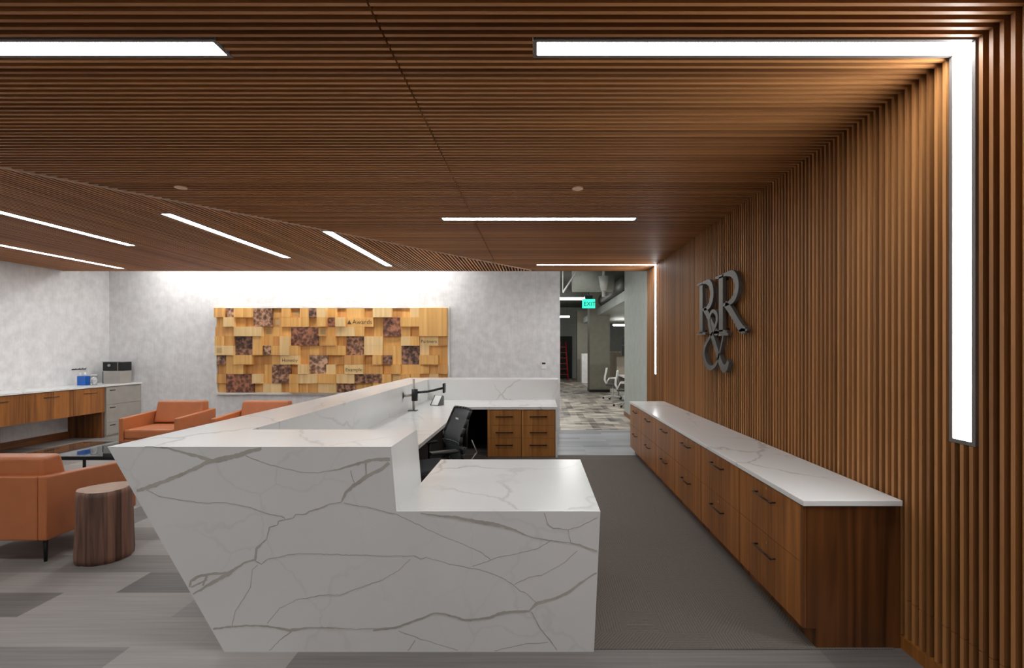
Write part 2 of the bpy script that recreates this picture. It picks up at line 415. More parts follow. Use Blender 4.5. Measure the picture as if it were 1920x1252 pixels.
strip_x(*left_lights[2], 'short steep light strip beside the diagonal ceiling seam')
strip_x(*left_lights[3], 'lower of the two light strips at the left, nearest the left wall')
strip_x(*left_lights[4], 'unseen light strip near the left wall, added for its light')  # out of view, added for extra light from the left
for i in range(5):
    x0 = -7.5 + i*1.2
    o = make('wall_washer', B((x0+0.01, x0+1.17, 9.42, 9.50, 3.17, 3.21)), M['wash'])
    tag(o, 'hidden strip in the ceiling slot washing the pale back wall', 'light', 'wall washers in the ceiling slot')
    x0c = x0

for x, y, lb in ((0.346, 4.37, 'small round ceiling disc nearest the slatted wall'), (-3.02, 4.34, 'small round ceiling disc to the left of the long dark ceiling joint')):
    bm = bmesh.new(); tube(bm, (x, y, ZC-0.012), (x, y, ZC), 0.048, n=24)
    tag(make('sprinkler_cover', bm, M['cover']), lb, 'sprinkler', 'sprinkler covers')

# ---------------------------------------------------------------- reception desk
ZU = 1.081; ZL = 0.741; D0 = 2.70; DU = 3.28; DL = 3.965; DI = 8.55; DBK = 9.1; DR = 7.5
desk = thing('reception_desk', 'long white marble reception desk with slanted side and lower right step', 'desk', (-1.0, 5.9, 0))
L = Vector(desk.location)
bm = bmesh.new()
prism(bm, [(-2.265, ZU), (-0.77, ZU), (-0.742, ZL), (-0.742, ZL), (-0.71, 0.0), (-1.65, 0.0)][:3] + [(-0.742, 0.0), (-1.65, 0.0)], 'y', D0+0.03, DU)
make('raised_front', bm, M['marble'], desk, off=L)
bm = bmesh.new()
prism(bm, [(-2.265, ZU), (-0.77, ZU), (-0.742, ZL), (0.334, ZL), (0.30, 0.0), (-1.65, 0.0)], 'y', D0, D0+0.03, 0)
# traced veins, a hair proud of the slab
def v3(z): return (200+z[0]*0.3769, 780+z[1]*0.377, z[2]*0.377)
def v4(z): return (720+z[0]*0.3451, 820+z[1]*0.3451, z[2]*0.3451)
VE = [(v3, v) for v in (
 [(190,152,3),(300,160,8),(400,185,12),(490,210,18),(530,222,14)],
 [(770,160,12),(700,180,20),(620,205,22),(510,225,24),(440,262,18),(330,305,16),(230,345,20),(150,370,14)],
 [(690,195,4),(740,215,4),(830,245,3),(960,278,4),(1050,280,3),(1150,268,6),(1250,235,14),(1320,218,14),(1410,215,16)],
 [(1405,232,16),(1370,265,18),(1290,300,20),(1230,345,18),(1190,380,14),(1168,428,6),(1110,440,5),(1080,452,8),(1010,470,6),(990,485,6),(940,490,5),(930,505,4),(890,515,5),(855,520,6),(850,540,5),(810,555,6),(795,610,5),(745,660,12),(740,715,14),(690,725,8),(600,785,20),(520,830,16),(430,885,8)],
 [(600,780,12),(520,785,12),(460,795,12),(420,820,14),(412,850,8)], [(420,850,8),(500,812,8)], [(500,795,10),(478,842,10)],
 [(1215,270,4),(1220,300,4),(1235,340,4)], [(1290,235,10),(1290,290,8)],
 [(200,368,4),(270,400,4),(350,415,3),(470,430,3),(600,430,3),(700,450,3),(800,485,4),(870,500,5),(890,510,4)],
 [(740,720,6),(770,735,6),(800,710,4),(900,690,3),(960,685,3),(1150,688,2.5),(1350,695,3),(1530,695,3),(1560,710,6),(1592,700,3)],
 [(750,740,4),(725,765,3),(715,850,3),(680,910,3),(640,970,3),(625,1040,3)],
 [(1510,710,3),(1450,770,3),(1360,820,3),(1250,855,3),(1160,888,4),(1060,890,4),(940,915,3),(860,955,3),(800,1030,3)],
 [(530,1058,10),(600,1050,8),(700,1040,8),(800,1045,8),(910,1065,14),(1000,1052,8),(1100,1050,8),(1200,1058,4),(1330,1057,4),(1400,1057,8)],
 [(920,1070,6),(860,1115,4),(810,1165,4)], [(1180,430,3),(1230,440,4),(1340,460,3),(1430,485,5)],
)] + [(v4, v) for v in (
 [(200,412,6),(300,425,8),(400,435,12),(520,458,18),(620,475,18),(700,500,10),(800,540,4),(880,555,5),(1000,570,5),(1060,580,8),(1110,605,8),(1158,618,10)],
 [(20,408,4),(70,418,3),(260,510,3),(430,580,3),(520,620,4),(578,662,4)],
 [(905,560,4),(830,605,4),(700,635,4),(600,658,4),(560,675,4),(480,700,3)],
 [(100,645,3),(160,645,3),(200,660,6),(230,652,3),(340,685,3),(460,710,4),(520,715,4),(620,750,3),(700,795,4),(740,835,6),(770,845,3),(830,900,4)],
 [(1156,735,8),(1090,775,10),(1000,840,14),(940,870,12),(830,900,14),(790,940,10),(650,950,14),(560,980,14),(440,992,12),(340,960,10),(270,955,8),(180,990,10),(60,1035,14),(-60,1047,8)],
 [(800,945,5),(850,1040,6),(900,1100,6),(940,1155,5)],
 [(870,410,4),(890,470,5),(920,495,5),(1000,500,4),(1050,490,4),(1160,435,4)], [(1000,500,4),(1005,540,3),(1015,568,5)],
 [(1050,615,3),(980,680,3),(860,750,4),(790,760,4),(710,798,3)], [(80,1050,4),(200,1095,4),(300,1125,3),(400,1155,3)],
 [(130,1158,4),(170,1100,4)], [(600,1158,3),(780,1120,3),(890,1112,3)],
)]
S0 = 960/D0
for vi, (cv, v) in enumerate(VE):
    yo = D0-0.0005-vi*0.00003
    P = [cv(p) for p in v]; Q = []
    for i in range(len(P)-1):
        a, b = P[i], P[i+1]; m = max(2, int(math.hypot(b[0]-a[0], b[1]-a[1])/5))
        for j in range(m):
            t = j/m; Q.append([a[q]+(b[q]-a[q])*t for q in range(3)])
    Q.append(list(P[-1]))
    jx = jy = 0; pts = []
    for i, (px, py, wd) in enumerate(Q):
        if 0 < i < len(Q)-1:
            jy = jy*0.6 + random.uniform(-0.7, 0.7); jx = random.uniform(-0.4, 0.4)
            px += jx; py += jy; wd *= random.uniform(0.75, 1.25)
        pts.append(Vector(((px-1007)/S0, (653-py)/S0+1.6)).to_tuple() + (max(1.3, wd)/S0,))
    L_, R_ = [], []
    for i, (x, z, wd) in enumerate(pts):
        a = Vector(pts[max(0, i-1)][:2]); b = Vector(pts[min(len(pts)-1, i+1)][:2]); d = (b-a).normalized(); nn = Vector((-d.y, d.x))
        p = Vector((x, z)); q1 = p+nn*wd/2; q2 = p-nn*wd/2
        L_.append(bm.verts.new((q1.x, yo, q1.y))); R_.append(bm.verts.new((q2.x, yo, q2.y)))
    for i in range(len(pts)-1):
        f = bm.faces.new((L_[i], L_[i+1], R_[i+1], R_[i])); f.material_index = 1
make('front_slab', bm, [M['marble_front'], M['vein']], desk, off=L)
bm = B((-0.742, 0.334, D0+0.03, DL, ZL-0.03, ZL)); prism(bm, [(0.304, ZL-0.03), (0.334, ZL-0.03), (0.30, 0), (0.27, 0)], 'y', D0+0.03, DL)
make('lower_counter', bm, M['marble'], desk, off=L)
bm = bmesh.new(); prism(bm, [(-2.265, ZU), (-1.83, ZU), (-1.83, ZL-0.04), (-1.36, ZL-0.04), (-1.36, 0), (-1.65, 0)], 'y', DU, DI)
make('side_run', bm, M['marble'], desk, off=L)
bm = bmesh.new(); prism(bm, [(-2.265, ZU), (0.36, ZU), (0.36, 0), (-1.65, 0)], 'y', DI, DBK)
make('back_run', bm, M['marble'], desk, off=L)
bm = bmesh.new()
prism(bm, [(-1.83, DU), (-1.05, DU), (-1.05, DR-0.0), (0.30, DR), (0.30, DI), (-1.83, DI)], 'z', ZL-0.035, ZL)
box(bm, 0.27, 0.30, DR, DI, 0, ZL-0.035)
make('worktop', bm, M['marble'], desk, off=L)
bm = B((-1.358, -1.34, DU, 8.2, 0.0, ZL-0.04), (-1.34, 0.27, DI-0.03, DI-0.005, 0, ZL-0.04), (-1.34, -1.05, DU+0.001, DU+0.02, 0, ZL-0.04))
make('knee_shade_panel', bm, M['black'], desk, off=L)  # black panel added so the shade below the worktop goes black

def handle(bm, p, axis, length, out, r=0.006, leg=0.03):
    """bar pull: p centre on the face, bar along axis, standing out along vector out"""
    p = Vector(p); a = Vector(axis); o = Vector(out)
    tube(bm, p+o*leg-a*length/2, p+o*leg+a*length/2, r, n=8)
    for s in (-1, 1): tube(bm, p+a*s*(length/2-0.006), p+a*s*(length/2-0.006)+o*leg, r, n=8)

# drawer pedestals below the back worktop
def pedestal(x0, x1, label):
    y0 = DR+0.02
    r = thing('drawer_pedestal', label, 'cabinet', ((x0+x1)/2, y0+0.3, 0), 0, 'drawer pedestals below the back worktop'); L = Vector(r.location)
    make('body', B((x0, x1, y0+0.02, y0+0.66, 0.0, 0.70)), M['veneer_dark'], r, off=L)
    for z0, z1 in ((0.47, 0.70), (0.285, 0.467), (0.01, 0.282)):
        d = make('drawer', B((x0+0.002, x1-0.002, y0, y0+0.018, z0, z1)), M['veneer_lit'], r, off=L)
        hb = bmesh.new(); handle(hb, ((x0+x1)/2, y0, z1-0.10), (1,0,0), 0.25, (0,-1,0), 0.009)
        make('handle', hb, M['bronze'], d, off=L)
    return r
pedestal(-0.73, -0.232, 'walnut drawer pedestal left of its twin, beside the dark knee space')
pedestal(-0.228, 0.265, 'walnut drawer pedestal at the marble end panel of the desk')

# ---------------------------------------------------------------- long low file credenza
CX = 1.419; CY0 = 2.735; CB = 0.842; NB = 6
labels = ['walnut file cabinet at the near end of the long credenza, with exposed end panel', 'walnut file cabinet second from the near end of the credenza',
 'walnut file cabinet third from the near end of the credenza', 'walnut file cabinet fourth from the near end of the credenza',
 'walnut file cabinet second from the far end of the credenza', 'walnut file cabinet at the far end of the credenza beside the passage']
def file_cabinet():
    r = thing('file_cabinet', labels[0], 'cabinet', (CX+0.26, CY0+CB/2+0.02, 0), 0, 'file cabinets of the long credenza'); L = Vector(r.location)
    y0 = CY0+0.02; y1 = y0+CB-0.008
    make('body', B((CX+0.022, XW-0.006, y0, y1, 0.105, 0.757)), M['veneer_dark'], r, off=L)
    make('toe_kick', B((CX+0.07, CX+0.09, y0, y1, 0.005, 0.105)), M['veneer_dark'], r, off=L)
    for z0, z1 in ((0.108, 0.449), (0.452, 0.756)):
        d = make('drawer', B((CX, CX+0.02, y0+0.0015, y1-0.0015, z0, z1)), M['veneer'], r, off=L)
        hb = bmesh.new(); zc = z1-0.075 if z0 > 0.3 else z1-0.103
        handle(hb, (CX, (y0+y1)/2, zc), (0,1,0), 0.255, (-1,0,0), 0.0055)
        make('handle', hb, M['bronze'], d, off=L)
        lb = bmesh.new(); tube(lb, (CX-0.003, (y0+y1)/2-0.01, zc+0.055), (CX, (y0+y1)/2-0.01, zc+0.055), 0.009, n=16)
        make('lock', lb, M['brass'], d, off=L)
    return r
fc = file_cabinet()
for i in range(1, NB):
    c = copy_tree(fc); c.location.y += CB*i; c['label'] = labels[i]
Lc = Vector(fc.location)
bm = bmesh.new(); prism(bm, [(CX+0.07, 0.0), (XW-0.006, 0.0), (XW-0.006, 0.757), (CX+0.022, 0.757), (CX+0.022, 0.105), (CX+0.07, 0.105)], 'y', CY0-0.002, CY0+0.018)
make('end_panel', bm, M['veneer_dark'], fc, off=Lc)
make('filler_strip', B((CX, CX+0.02, CY0-0.001, CY0+0.018, 0.108, 0.756)), M['veneer_dark'], fc, off=Lc)
o = make('credenza_countertop', B((CX-0.008, XW-0.005, CY0-0.02, CY0+0.03+CB*NB, 0.763, 0.793)), M['marble'], bevel=0.003)
tag(o, 'long white marble top with fine grey veins lying on the walnut file cabinets', 'countertop')

# ---------------------------------------------------------------- R&R lettering on the slatted wall
logo = thing('wall_lettering', 'dark grey metal letters R and R with an ampersand on the slatted wall', 'sign', (XW-0.03, 5.35, 1.75))
L = Vector(logo.location)
def ribbon(bm, pts, u0, z0, su, sz, x0, x1):
    """pts (u, v, width); u runs towards the viewer along the wall"""
    P = []
    for i in range(len(pts)-1):
        p0 = pts[max(0, i-1)]; p1 = pts[i]; p2 = pts[i+1]; p3 = pts[min(len(pts)-1, i+2)]
        for j in range(8):
            t = j/8
            P.append([0.5*((2*p1[q])+(-p0[q]+p2[q])*t+(2*p0[q]-5*p1[q]+4*p2[q]-p3[q])*t*t+(-p0[q]+3*p1[q]-3*p2[q]+p3[q])*t**3) for q in range(3)])
    P.append(list(pts[-1])); A = []
    for i, (u, v, wd) in enumerate(P):
        a = Vector(P[max(0, i-1)][:2]); b = Vector(P[min(len(P)-1, i+1)][:2]); d = Vector(((b-a).x*su, (b-a).y*sz)).normalized()
        n = Vector((-d.y, d.x))*wd/2; c = Vector((u0-u*su, z0+v*sz))
        A.append([bm.verts.new((x, c.x-s*n.x, c.y+s*n.y)) for s in (-1, 1) for x in (x0, x1)])
    for a, b in zip(A, A[1:]):
        for q in ((0,1), (1,3), (3,2), (2,0)): bm.faces.new((a[q[0]], a[q[1]], b[q[1]], b[q[0]]))
    for a in (A[0], A[-1]): bm.faces.new((a[0], a[1], a[3], a[2]))
def poly(bm, pts, u0, z0, su, sz, x0, x1):
    prism(bm, [(u0-u*su, z0+v*sz) for u, v in pts], 'x', x0, x1)
X0, X1 = XW-0.062, XW-0.028
def letterR(u0, z0, su, sz, name='letter'):
    bm = bmesh.new(); a = (u0, z0, su, sz, X0, X1)
    poly(bm, [(0.14,0.03),(0.28,0.03),(0.28,0.97),(0.14,0.97)], *a)
    poly(bm, [(0.0,0),(0.42,0),(0.42,0.03),(0.30,0.055),(0.12,0.055),(0.0,0.03)], *a)
    poly(bm, [(0.0,1.0),(0.30,1.0),(0.30,0.945),(0.12,0.945),(0.0,0.97)], *a)
    ribbon(bm, [(0.26,0.975,0.03),(0.42,0.975,0.04),(0.60,0.93,0.075),(0.70,0.80,0.10),(0.70,0.66,0.10),(0.60,0.53,0.07),(0.42,0.475,0.035),(0.26,0.475,0.03)], *a)
    ribbon(bm, [(0.36,0.48,0.07),(0.52,0.36,0.085),(0.72,0.16,0.09),(0.86,0.04,0.085),(0.96,0.02,0.05)], *a)
    poly(bm, [(0.74,0.0),(1.0,0.0),(1.03,0.035),(0.84,0.05)], *a)
    return make(name, bm, M['letter'], logo, off=L)
letterR(6.03, 1.755, 0.72, 0.60); letterR(5.42, 1.755, 0.82, 0.60)
bm = bmesh.new()
ribbon(bm, [(0.98,0.14,0.05),(0.90,0.03,0.07),(0.76,0.04,0.09),(0.52,0.36,0.085),(0.28,0.72,0.07),(0.27,0.88,0.05),(0.40,0.985,0.035),(0.56,0.90,0.06),(0.54,0.76,0.05),(0.38,0.60,0.03),(0.10,0.40,0.05),(0.03,0.22,0.075),(0.16,0.04,0.07),(0.36,0.00,0.045),(0.56,0.10,0.035),(0.70,0.32,0.03),(0.80,0.555,0.03)], 5.80, 1.39, 0.78, 0.62, X0-0.004, X1+0.004)
poly(bm, [(0.64,0.545),(0.98,0.545),(0.98,0.585),(0.64,0.585)], 5.80, 1.39, 0.78, 0.62, X0-0.004, X1+0.004)
make('ampersand', bm, M['letter'], logo, off=L)
for y, z in ((5.86,1.8),(5.88,2.3),(5.18,1.8),(5.2,2.3),(5.4,1.62)):
    bm = bmesh.new(); tube(bm, (X1, y, z), (XW-0.001, y, z), 0.008, n=8)
    make('standoff_pin', bm, M['black_metal'], logo, off=L)

# ---------------------------------------------------------------- wood block picture on the back wall
GX, GZ = 0.18, 0.183; AX0 = -6.24; AZ1 = 2.385; NC, NR = 25, 9
art = thing('wood_block_artwork', 'wide wall picture of pale wood blocks with sepia photo prints in a white frame', 'artwork', (AX0+NC*GX/2, YB, AZ1-NR*GZ))
L = Vector(art.location)
ax1 = AX0+NC*GX; az0 = AZ1-NR*GZ
make('back_panel', B((AX0, ax1, YB-0.012, YB-0.001, az0, AZ1)), M['pine_dark'], art, off=L)
make('frame', B((AX0-0.035, AX0, YB-0.07, YB-0.001, az0-0.035, AZ1+0.035), (ax1, ax1+0.035, YB-0.07, YB-0.001, az0-0.035, AZ1+0.035),
                (AX0, ax1, YB-0.07, YB-0.001, AZ1, AZ1+0.035), (AX0, ax1, YB-0.07, YB-0.001, az0-0.035, az0)), M['white'], art, off=L)
used = {}
photos = [(4,0,2,2),(8,2,3,2),(2,3,2,2),(5,4,1,1),(14,3,2,2),(18,1,2,2),(20,4,2,2),(10,5,2,2),(6,6,2,2),(1,7,3,2),(18,5,1,1),(0,5,1,1),(15,7,3,1),(12,1,1,1),(10,0,1,1),(1,0,1,1),(13,8,2,1)]
cols = [((58,34,26),(196,150,118)), ((62,38,32),(184,124,94)), ((36,26,24),(172,128,104)), ((70,44,36),(214,174,144))]
for i, (c, r_, wc, hc) in enumerate(photos):
    for a in range(wc):
        for b in range(hc): used[(c+a, r_+b)] = 1
    dp = random.uniform(0.04, 0.075)
    x0 = AX0+c*GX; z1 = AZ1-r_*GZ
    d, l = cols[i % 4]
    make('photo_block', B((x0+0.001, x0+wc*GX-0.001, YB-0.012-dp, YB-0.012, z1-hc*GZ+0.001, z1-0.001)), photo_mat(i, d, l, 9), art, off=L)
fixed = [(14,1,3,1),(22,3,2,1),(7,5,2,1),(14,6,2,1),(7,1,3,1),(22,0,3,3),(20,1,2,1),(13,2,2,1),(3,2,2,1),(2,5,2,1),(0,4,2,1),(16,3,2,1)]
cells = []
for c, r_, wc, hc in fixed:
    ok = all((c+a, r_+b) not in used for a in range(wc) for b in range(hc))
    if ok:
        for a in range(wc):
            for b in range(hc): used[(c+a, r_+b)] = 1
        cells.append((c, r_, wc, hc))
nfixed = len(cells)
for r_ in range(NR):
    for c in range(NC):
        if (c, r_) in used: continue
        wc = hc = 1; q = random.random()
        if q < 0.12 and c+1 < NC and (c+1, r_) not in used: wc = 2
        elif q < 0.22 and r_+1 < NR and (c, r_+1) not in used: hc = 2
        for a in range(wc):
            for b in range(hc): used[(c+a, r_+b)] = 1
        cells.append((c, r_, wc, hc))
rec = bmesh.new(); nblk = 0; textpos = {}
for i, (c, r_, wc, hc) in enumerate(cells):
    x0 = AX0+c*GX; z1 = AZ1-r_*GZ
    low = i >= nfixed and random.random() < 0.42
    dp = random.uniform(0.004, 0.022) if low else random.choice((0.055, 0.08, 0.10, 0.12, 0.145))
    bb = (x0+0.0008, x0+wc*GX-0.0008, YB-0.012-dp, YB-0.012, z1-hc*GZ+0.0008, z1-0.0008)
    if low or nblk >= 98: box(rec, *bb, random.choice((0, 1)))
    else:
        make('wood_block', B(bb), random.choice((M['pine'], M['pine'], M['pine_light'], M['pine_dark'])), art, off=L); nblk += 1
    textpos[(c, r_)] = (x0, z1, YB-0.012-dp)
o = make('recessed_blocks', rec, [M['pine_dark'], M['pine']], art, off=L); o['kind'] = 'stuff'
def text(body, x, y, z, size, mat, parent, off, name='lettering', rot=(PI/2, 0, 0), ext=0.0008):
    cu = bpy.data.curves.new(name, 'FONT'); cu.body = body; cu.size = size; cu.extrude = ext
    o = bpy.data.objects.new(name+'_curve', cu); C.objects.link(o)
    bpy.context.view_layer.update()
    me = bpy.data.meshes.new_from_object(o); bpy.data.objects.remove(o)
    me.materials.clear(); me.materials.append(mat)
    t = bpy.data.objects.new(name, me); C.objects.link(t); t.rotation_euler = rot
    t.location = Vector((x, y, z))-Vector(off); t.parent = parent
    return t
for key, body, dx, sz in (((14,1), 'Awards', 0.13, 0.125), ((22,3), 'Partners', 0.02, 0.092), ((7,5), 'Honesty', 0.03, 0.09), ((14,6), 'Example', 0.02, 0.095)):
    if key in textpos:
        x0, z1, yy = textpos[key]; text(body, x0+dx, yy-0.001, z1-0.13, sz, M['ink'], art, L)
x0, z1, yy = textpos[(14,1)]
bm = bmesh.new(); prism(bm, [(x0+0.03, z1-0.135), (x0+0.115, z1-0.135), (x0+0.072, z1-0.05)], 'y', yy-0.002, yy)
make('triangle_mark', bm, M['ink'], art, off=L)
k = 0
for key, (x0, z1, yy) in textpos.items():
    if k < 5 and random.random() < 0.09:
        make('faint_print', B((x0+0.04, x0+0.14, yy-0.001, yy, z1-0.14, z1-0.04)), M['ink_faint'], art, off=L); k += 1

# thermostat
th = thing('thermostat', 'small white wall control with dark top on the wall near the passage', 'thermostat', (0.13, YB, 1.2))
make('body', B((-0.045, 0.045, -0.03, -0.001, 0, 0.13)), M['whiteplastic'], th, 0.006)
make('dark_cap', B((-0.035, 0.035, -0.034, -0.03, 0.09, 0.125)), M['dark'], th)

# ---------------------------------------------------------------- coffee counter on the left wall
XF = -7.76; ZT = 0.94
cc = thing('wall_hung_drawer_unit', 'walnut drawer unit with open knee space along the left wall', 'cabinet', (XL+0.3, 8.3, 0)); L = Vector(cc.location)
make('body', B((XL+0.005, XF-0.02, 5.6, 9.195, 0.46, ZT-0.035)), M['veneer_dark'], cc, off=L)
for y0, y1 in ((5.61, 6.30), (6.30, 6.97), (6.97, 7.77), (7.77, 8.57), (8.57, 9.19)):
    d = make('drawer', B((XF-0.02, XF, y0+0.002, y1-0.002, 0.462, ZT-0.038)), M['veneer'], cc, off=L)
    hb = bmesh.new(); handle(hb, (XF, (y0+y1)/2, ZT-0.12), (0,1,0), 0.24, (1,0,0), 0.006); make('handle', hb, M['bronze'], d, off=L)
make('side_panel', B((XL+0.005, XF-0.022, 9.15, 9.195, 0, 0.46)), M['veneer_dark'], cc, off=L)
make('side_panel', B((XL+0.005, XF-0.022, 5.6, 5.65, 0, 0.46)), M['veneer'], cc, off=L)
make('side_panel', B((XL+0.005, XF-0.022, 7.36, 7.42, 0, 0.46)), M['veneer'], cc, off=L)
make('back_rail', B((XL+0.005, XL+0.03, 7.42, 9.15, 0, 0.12)), M['veneer_y'], cc, off=L)
fr = thing('steel_recycling_cabinet', 'grey steel cabinet with two drawers in the corner beside the coffee counter drawers', 'cabinet', (XL+0.3, 9.6, 0)); L = Vector(fr.location)
make('body', B((XL+0.005, XF-0.02, 9.22, YB-0.01, 0.0, ZT-0.036)), M['steel'], fr, off=L)
for z0, z1 in ((0.58, 0.89), (0.26, 0.575), (0.03, 0.255)):
    d = make('drawer', B((XF-0.02, XF, 9.225, YB-0.014, z0, z1)), M['steel'], fr, 0.003, off=L)
    make('recessed_pull', B((XF-0.001, XF+0.006, 9.30, 9.42, z1-0.06, z1-0.045)), M['dark'], d, off=L)
o = make('coffee_countertop', B((XL+0.004, XF+0.015, 5.58, YB-0.004, ZT-0.03, ZT)), M['marble'], bevel=0.003)
tag(o, 'white marble countertop of the coffee counter along the left wall', 'countertop')
cm = thing('coffee_machine', 'steel and black coffee machine on the coffee counter near the wall corner', 'coffee machine', (-8.0, 9.65, ZT), 0.0)
make('base_housing', B((-0.15, 0.17, -0.03, 0.24, 0.0, 0.235)), M['steel'], cm, 0.006)
make('side_panel', B((-0.19, -0.152, -0.01, 0.24, 0.0, 0.225)), M['duct_dark'], cm, 0.006)
make('upper_housing', B((-0.18, 0.17, -0.01, 0.24, 0.237, 0.40)), M['dark'], cm, 0.006)
make('top_plate', B((-0.19, 0.18, -0.02, 0.25, 0.402, 0.412)), M['steel'], cm)
make('front_strip', B((0.10, 0.112, -0.016, -0.011, 0.24, 0.395)), M['steel'], cm)
bm = bmesh.new(); tube(bm, (-0.05, -0.03, 0.34), (-0.05, -0.011, 0.34), 0.025, n=16); make('dial', bm, M['steel'], cm)
bx = thing('blue_box', 'small blue open box on the coffee counter left of the coffee machine', 'box', (-8.14, 9.2, ZT))
make('box_body', B((-0.075, 0.075, -0.06, 0.06, 0.0, 0.165)), M['blue'], bx, 0.004)
bm = bmesh.new()
for x, y, h in ((-0.04,-0.02,0.22),(0.0,0.02,0.235),(0.035,-0.02,0.21)): tube(bm, (x, y, 0.166), (x*1.3, y, h), 0.013, n=10)
make('wrapped_sachets', bm, M['whiteplastic'], bx)
jr = thing('clear_jar', 'clear plastic canister standing beside the small blue box', 'jar', (-7.98, 9.22, ZT))
bm = bmesh.new(); tube(bm, (0,0,0), (0,0,0.17), 0.05, n=20); make('canister', bm, M['acrylic'], jr)
bm = bmesh.new(); tube(bm, (0,0,0.171), (0,0,0.19), 0.045, n=20); make('lid', bm, M['whiteplastic'], jr)
hk = thing('coat_hook_rail', 'tiny dark metal hook rail on the left wall above the blue box', 'hook rail', (XL, 9.37, 1.22))
make('rail', B((0.001, 0.012, -0.14, 0.14, -0.008, 0.008)), M['black_metal'], hk)
for q in (-0.1, -0.03, 0.04, 0.11):
    bm = bmesh.new(); path(bm, [(0.012, q, 0), (0.035, q, 0.0), (0.04, q, 0.022)], 0.004, 6); make('hook', bm, M['black_metal'], hk)

# ---------------------------------------------------------------- tan leather armchairs (local: front towards -y)
def armchair(label, loc, rz):
    r = thing('leather_armchair', label, 'armchair', loc, rz, 'tan leather armchairs')
    W, D = 0.43, 0.43
    make('seat_base', B((-W+0.07, W-0.07, -D+0.01, D-0.085, 0.17, 0.30)), M['leather'], r, 0.012)
    for s in (-1, 1):
        bm = bmesh.new()
        prism(bm, [(-D, 0.17), (D-0.002, 0.17), (D-0.002, 0.65), (-D, 0.60)], 'x', s*W, s*(W-0.068))
        make('arm', bm, M['leather'], r, 0.014, 3)
    make('back_frame', B((-W+0.07, W-0.07, D-0.08, D, 0.17, 0.648)), M['leather'], r, 0.014, 3)
    make('seat_cushion', B((-W+0.072, W-0.072, -D-0.005, D-0.24, 0.302, 0.445)), M['leather'], r, 0.035, 4)
    bm = bmesh.new(); prism(bm, [(D-0.30, 0.46), (D-0.085, 0.445), (D-0.05, 0.655), (D-0.05, 0.78), (D-0.21, 0.785)], 'x', -W+0.075, W-0.075)
    make('back_cushion', bm, M['leather'], r, 0.03, 4)
    for sx in (-1, 1):
        for sy in (-1, 1):
            bm = bmesh.new(); tube(bm, (sx*(W-0.05), sy*(D-0.05), 0.0), (sx*(W-0.05), sy*(D-0.05), 0.172), 0.011, 0.017, 10)
            make('leg', bm, M['black_metal'], r)
    return r
ch = armchair('tan leather armchair by the back wall, facing the viewer beside the steel cabinet', (-5.55, 7.74, 0), 0)
def rechair(label, loc, rz):
    c = copy_tree(ch); c['label'] = label; c.location = loc; c.rotation_euler = (0,0,rz); return c
rechair('tan leather armchair mostly hidden behind the long marble desk', (-4.22, 7.72, 0), 0)
rechair('nearest tan leather armchair, seen from behind at the left photo edge', (-4.075, 4.23, 0), PI)

# glass table
gt = thing('glass_coffee_table', 'low dark glass coffee table between the leather armchairs', 'table', (-5.1, 6.1, 0))
make('glass_top', B((-0.75, 0.75, -0.42, 0.5, 0.39, 0.402)), M['glass'], gt, 0.002)
make('top_frame', B((-0.75, 0.75, -0.42, -0.40, 0.36, 0.388), (-0.75, 0.75, 0.48, 0.5, 0.36, 0.388), (-0.75, -0.73, -0.4, 0.48, 0.36, 0.388), (0.73, 0.75, -0.4, 0.48, 0.36, 0.388)), M['black_metal'], gt)
for sx, sy in ((-0.7,-0.38), (0.7,-0.38), (-0.7,0.46), (0.7,0.46)):
    make('leg', B((sx-0.012, sx+0.012, sy-0.012, sy+0.012, 0, 0.36)), M['black_metal'], gt)

# tree stump side table
st = thing('tree_stump_table', 'short brown tree stump side table beside the leather armchair', 'side table', (-3.315, 3.93, 0))
bm = bmesh.new(); NS = 72; NZ = 14; rings = []
ph = [random.uniform(0, 6.28) for _ in range(6)]
for j in range(NZ):
    t = j/(NZ-1); z = t*0.535
    ring = []
    for i in range(NS):
        a = 2*PI*i/NS
        r = 0.172 + 0.006*math.sin(2*a+ph[0]) + 0.005*math.sin(3*a+ph[1]) + 0.0025*math.sin(9*a+ph[2]+t*2) + 0.012*(1-t)**2
        if i in (11, 30, 31, 52, 66): r -= 0.007
        if j in (0, NZ-1): r -= 0.006
        ring.append(bm.verts.new((r*math.cos(a), r*math.sin(a), z + (0.0 if j < NZ-1 else 0.003*math.sin(a*2)))))
    rings.append(ring)
for a, b in zip(rings, rings[1:]):
    for i in range(NS):
        f = bm.faces.new((a[i], a[(i+1) % NS], b[(i+1) % NS], b[i])); f.smooth = True
bm.faces.new(rings[0][::-1])
f = bm.faces.new(rings[-1]); f.material_index = 1
make('stump_log', bm, [M['stump'], M['stump_top']], st)

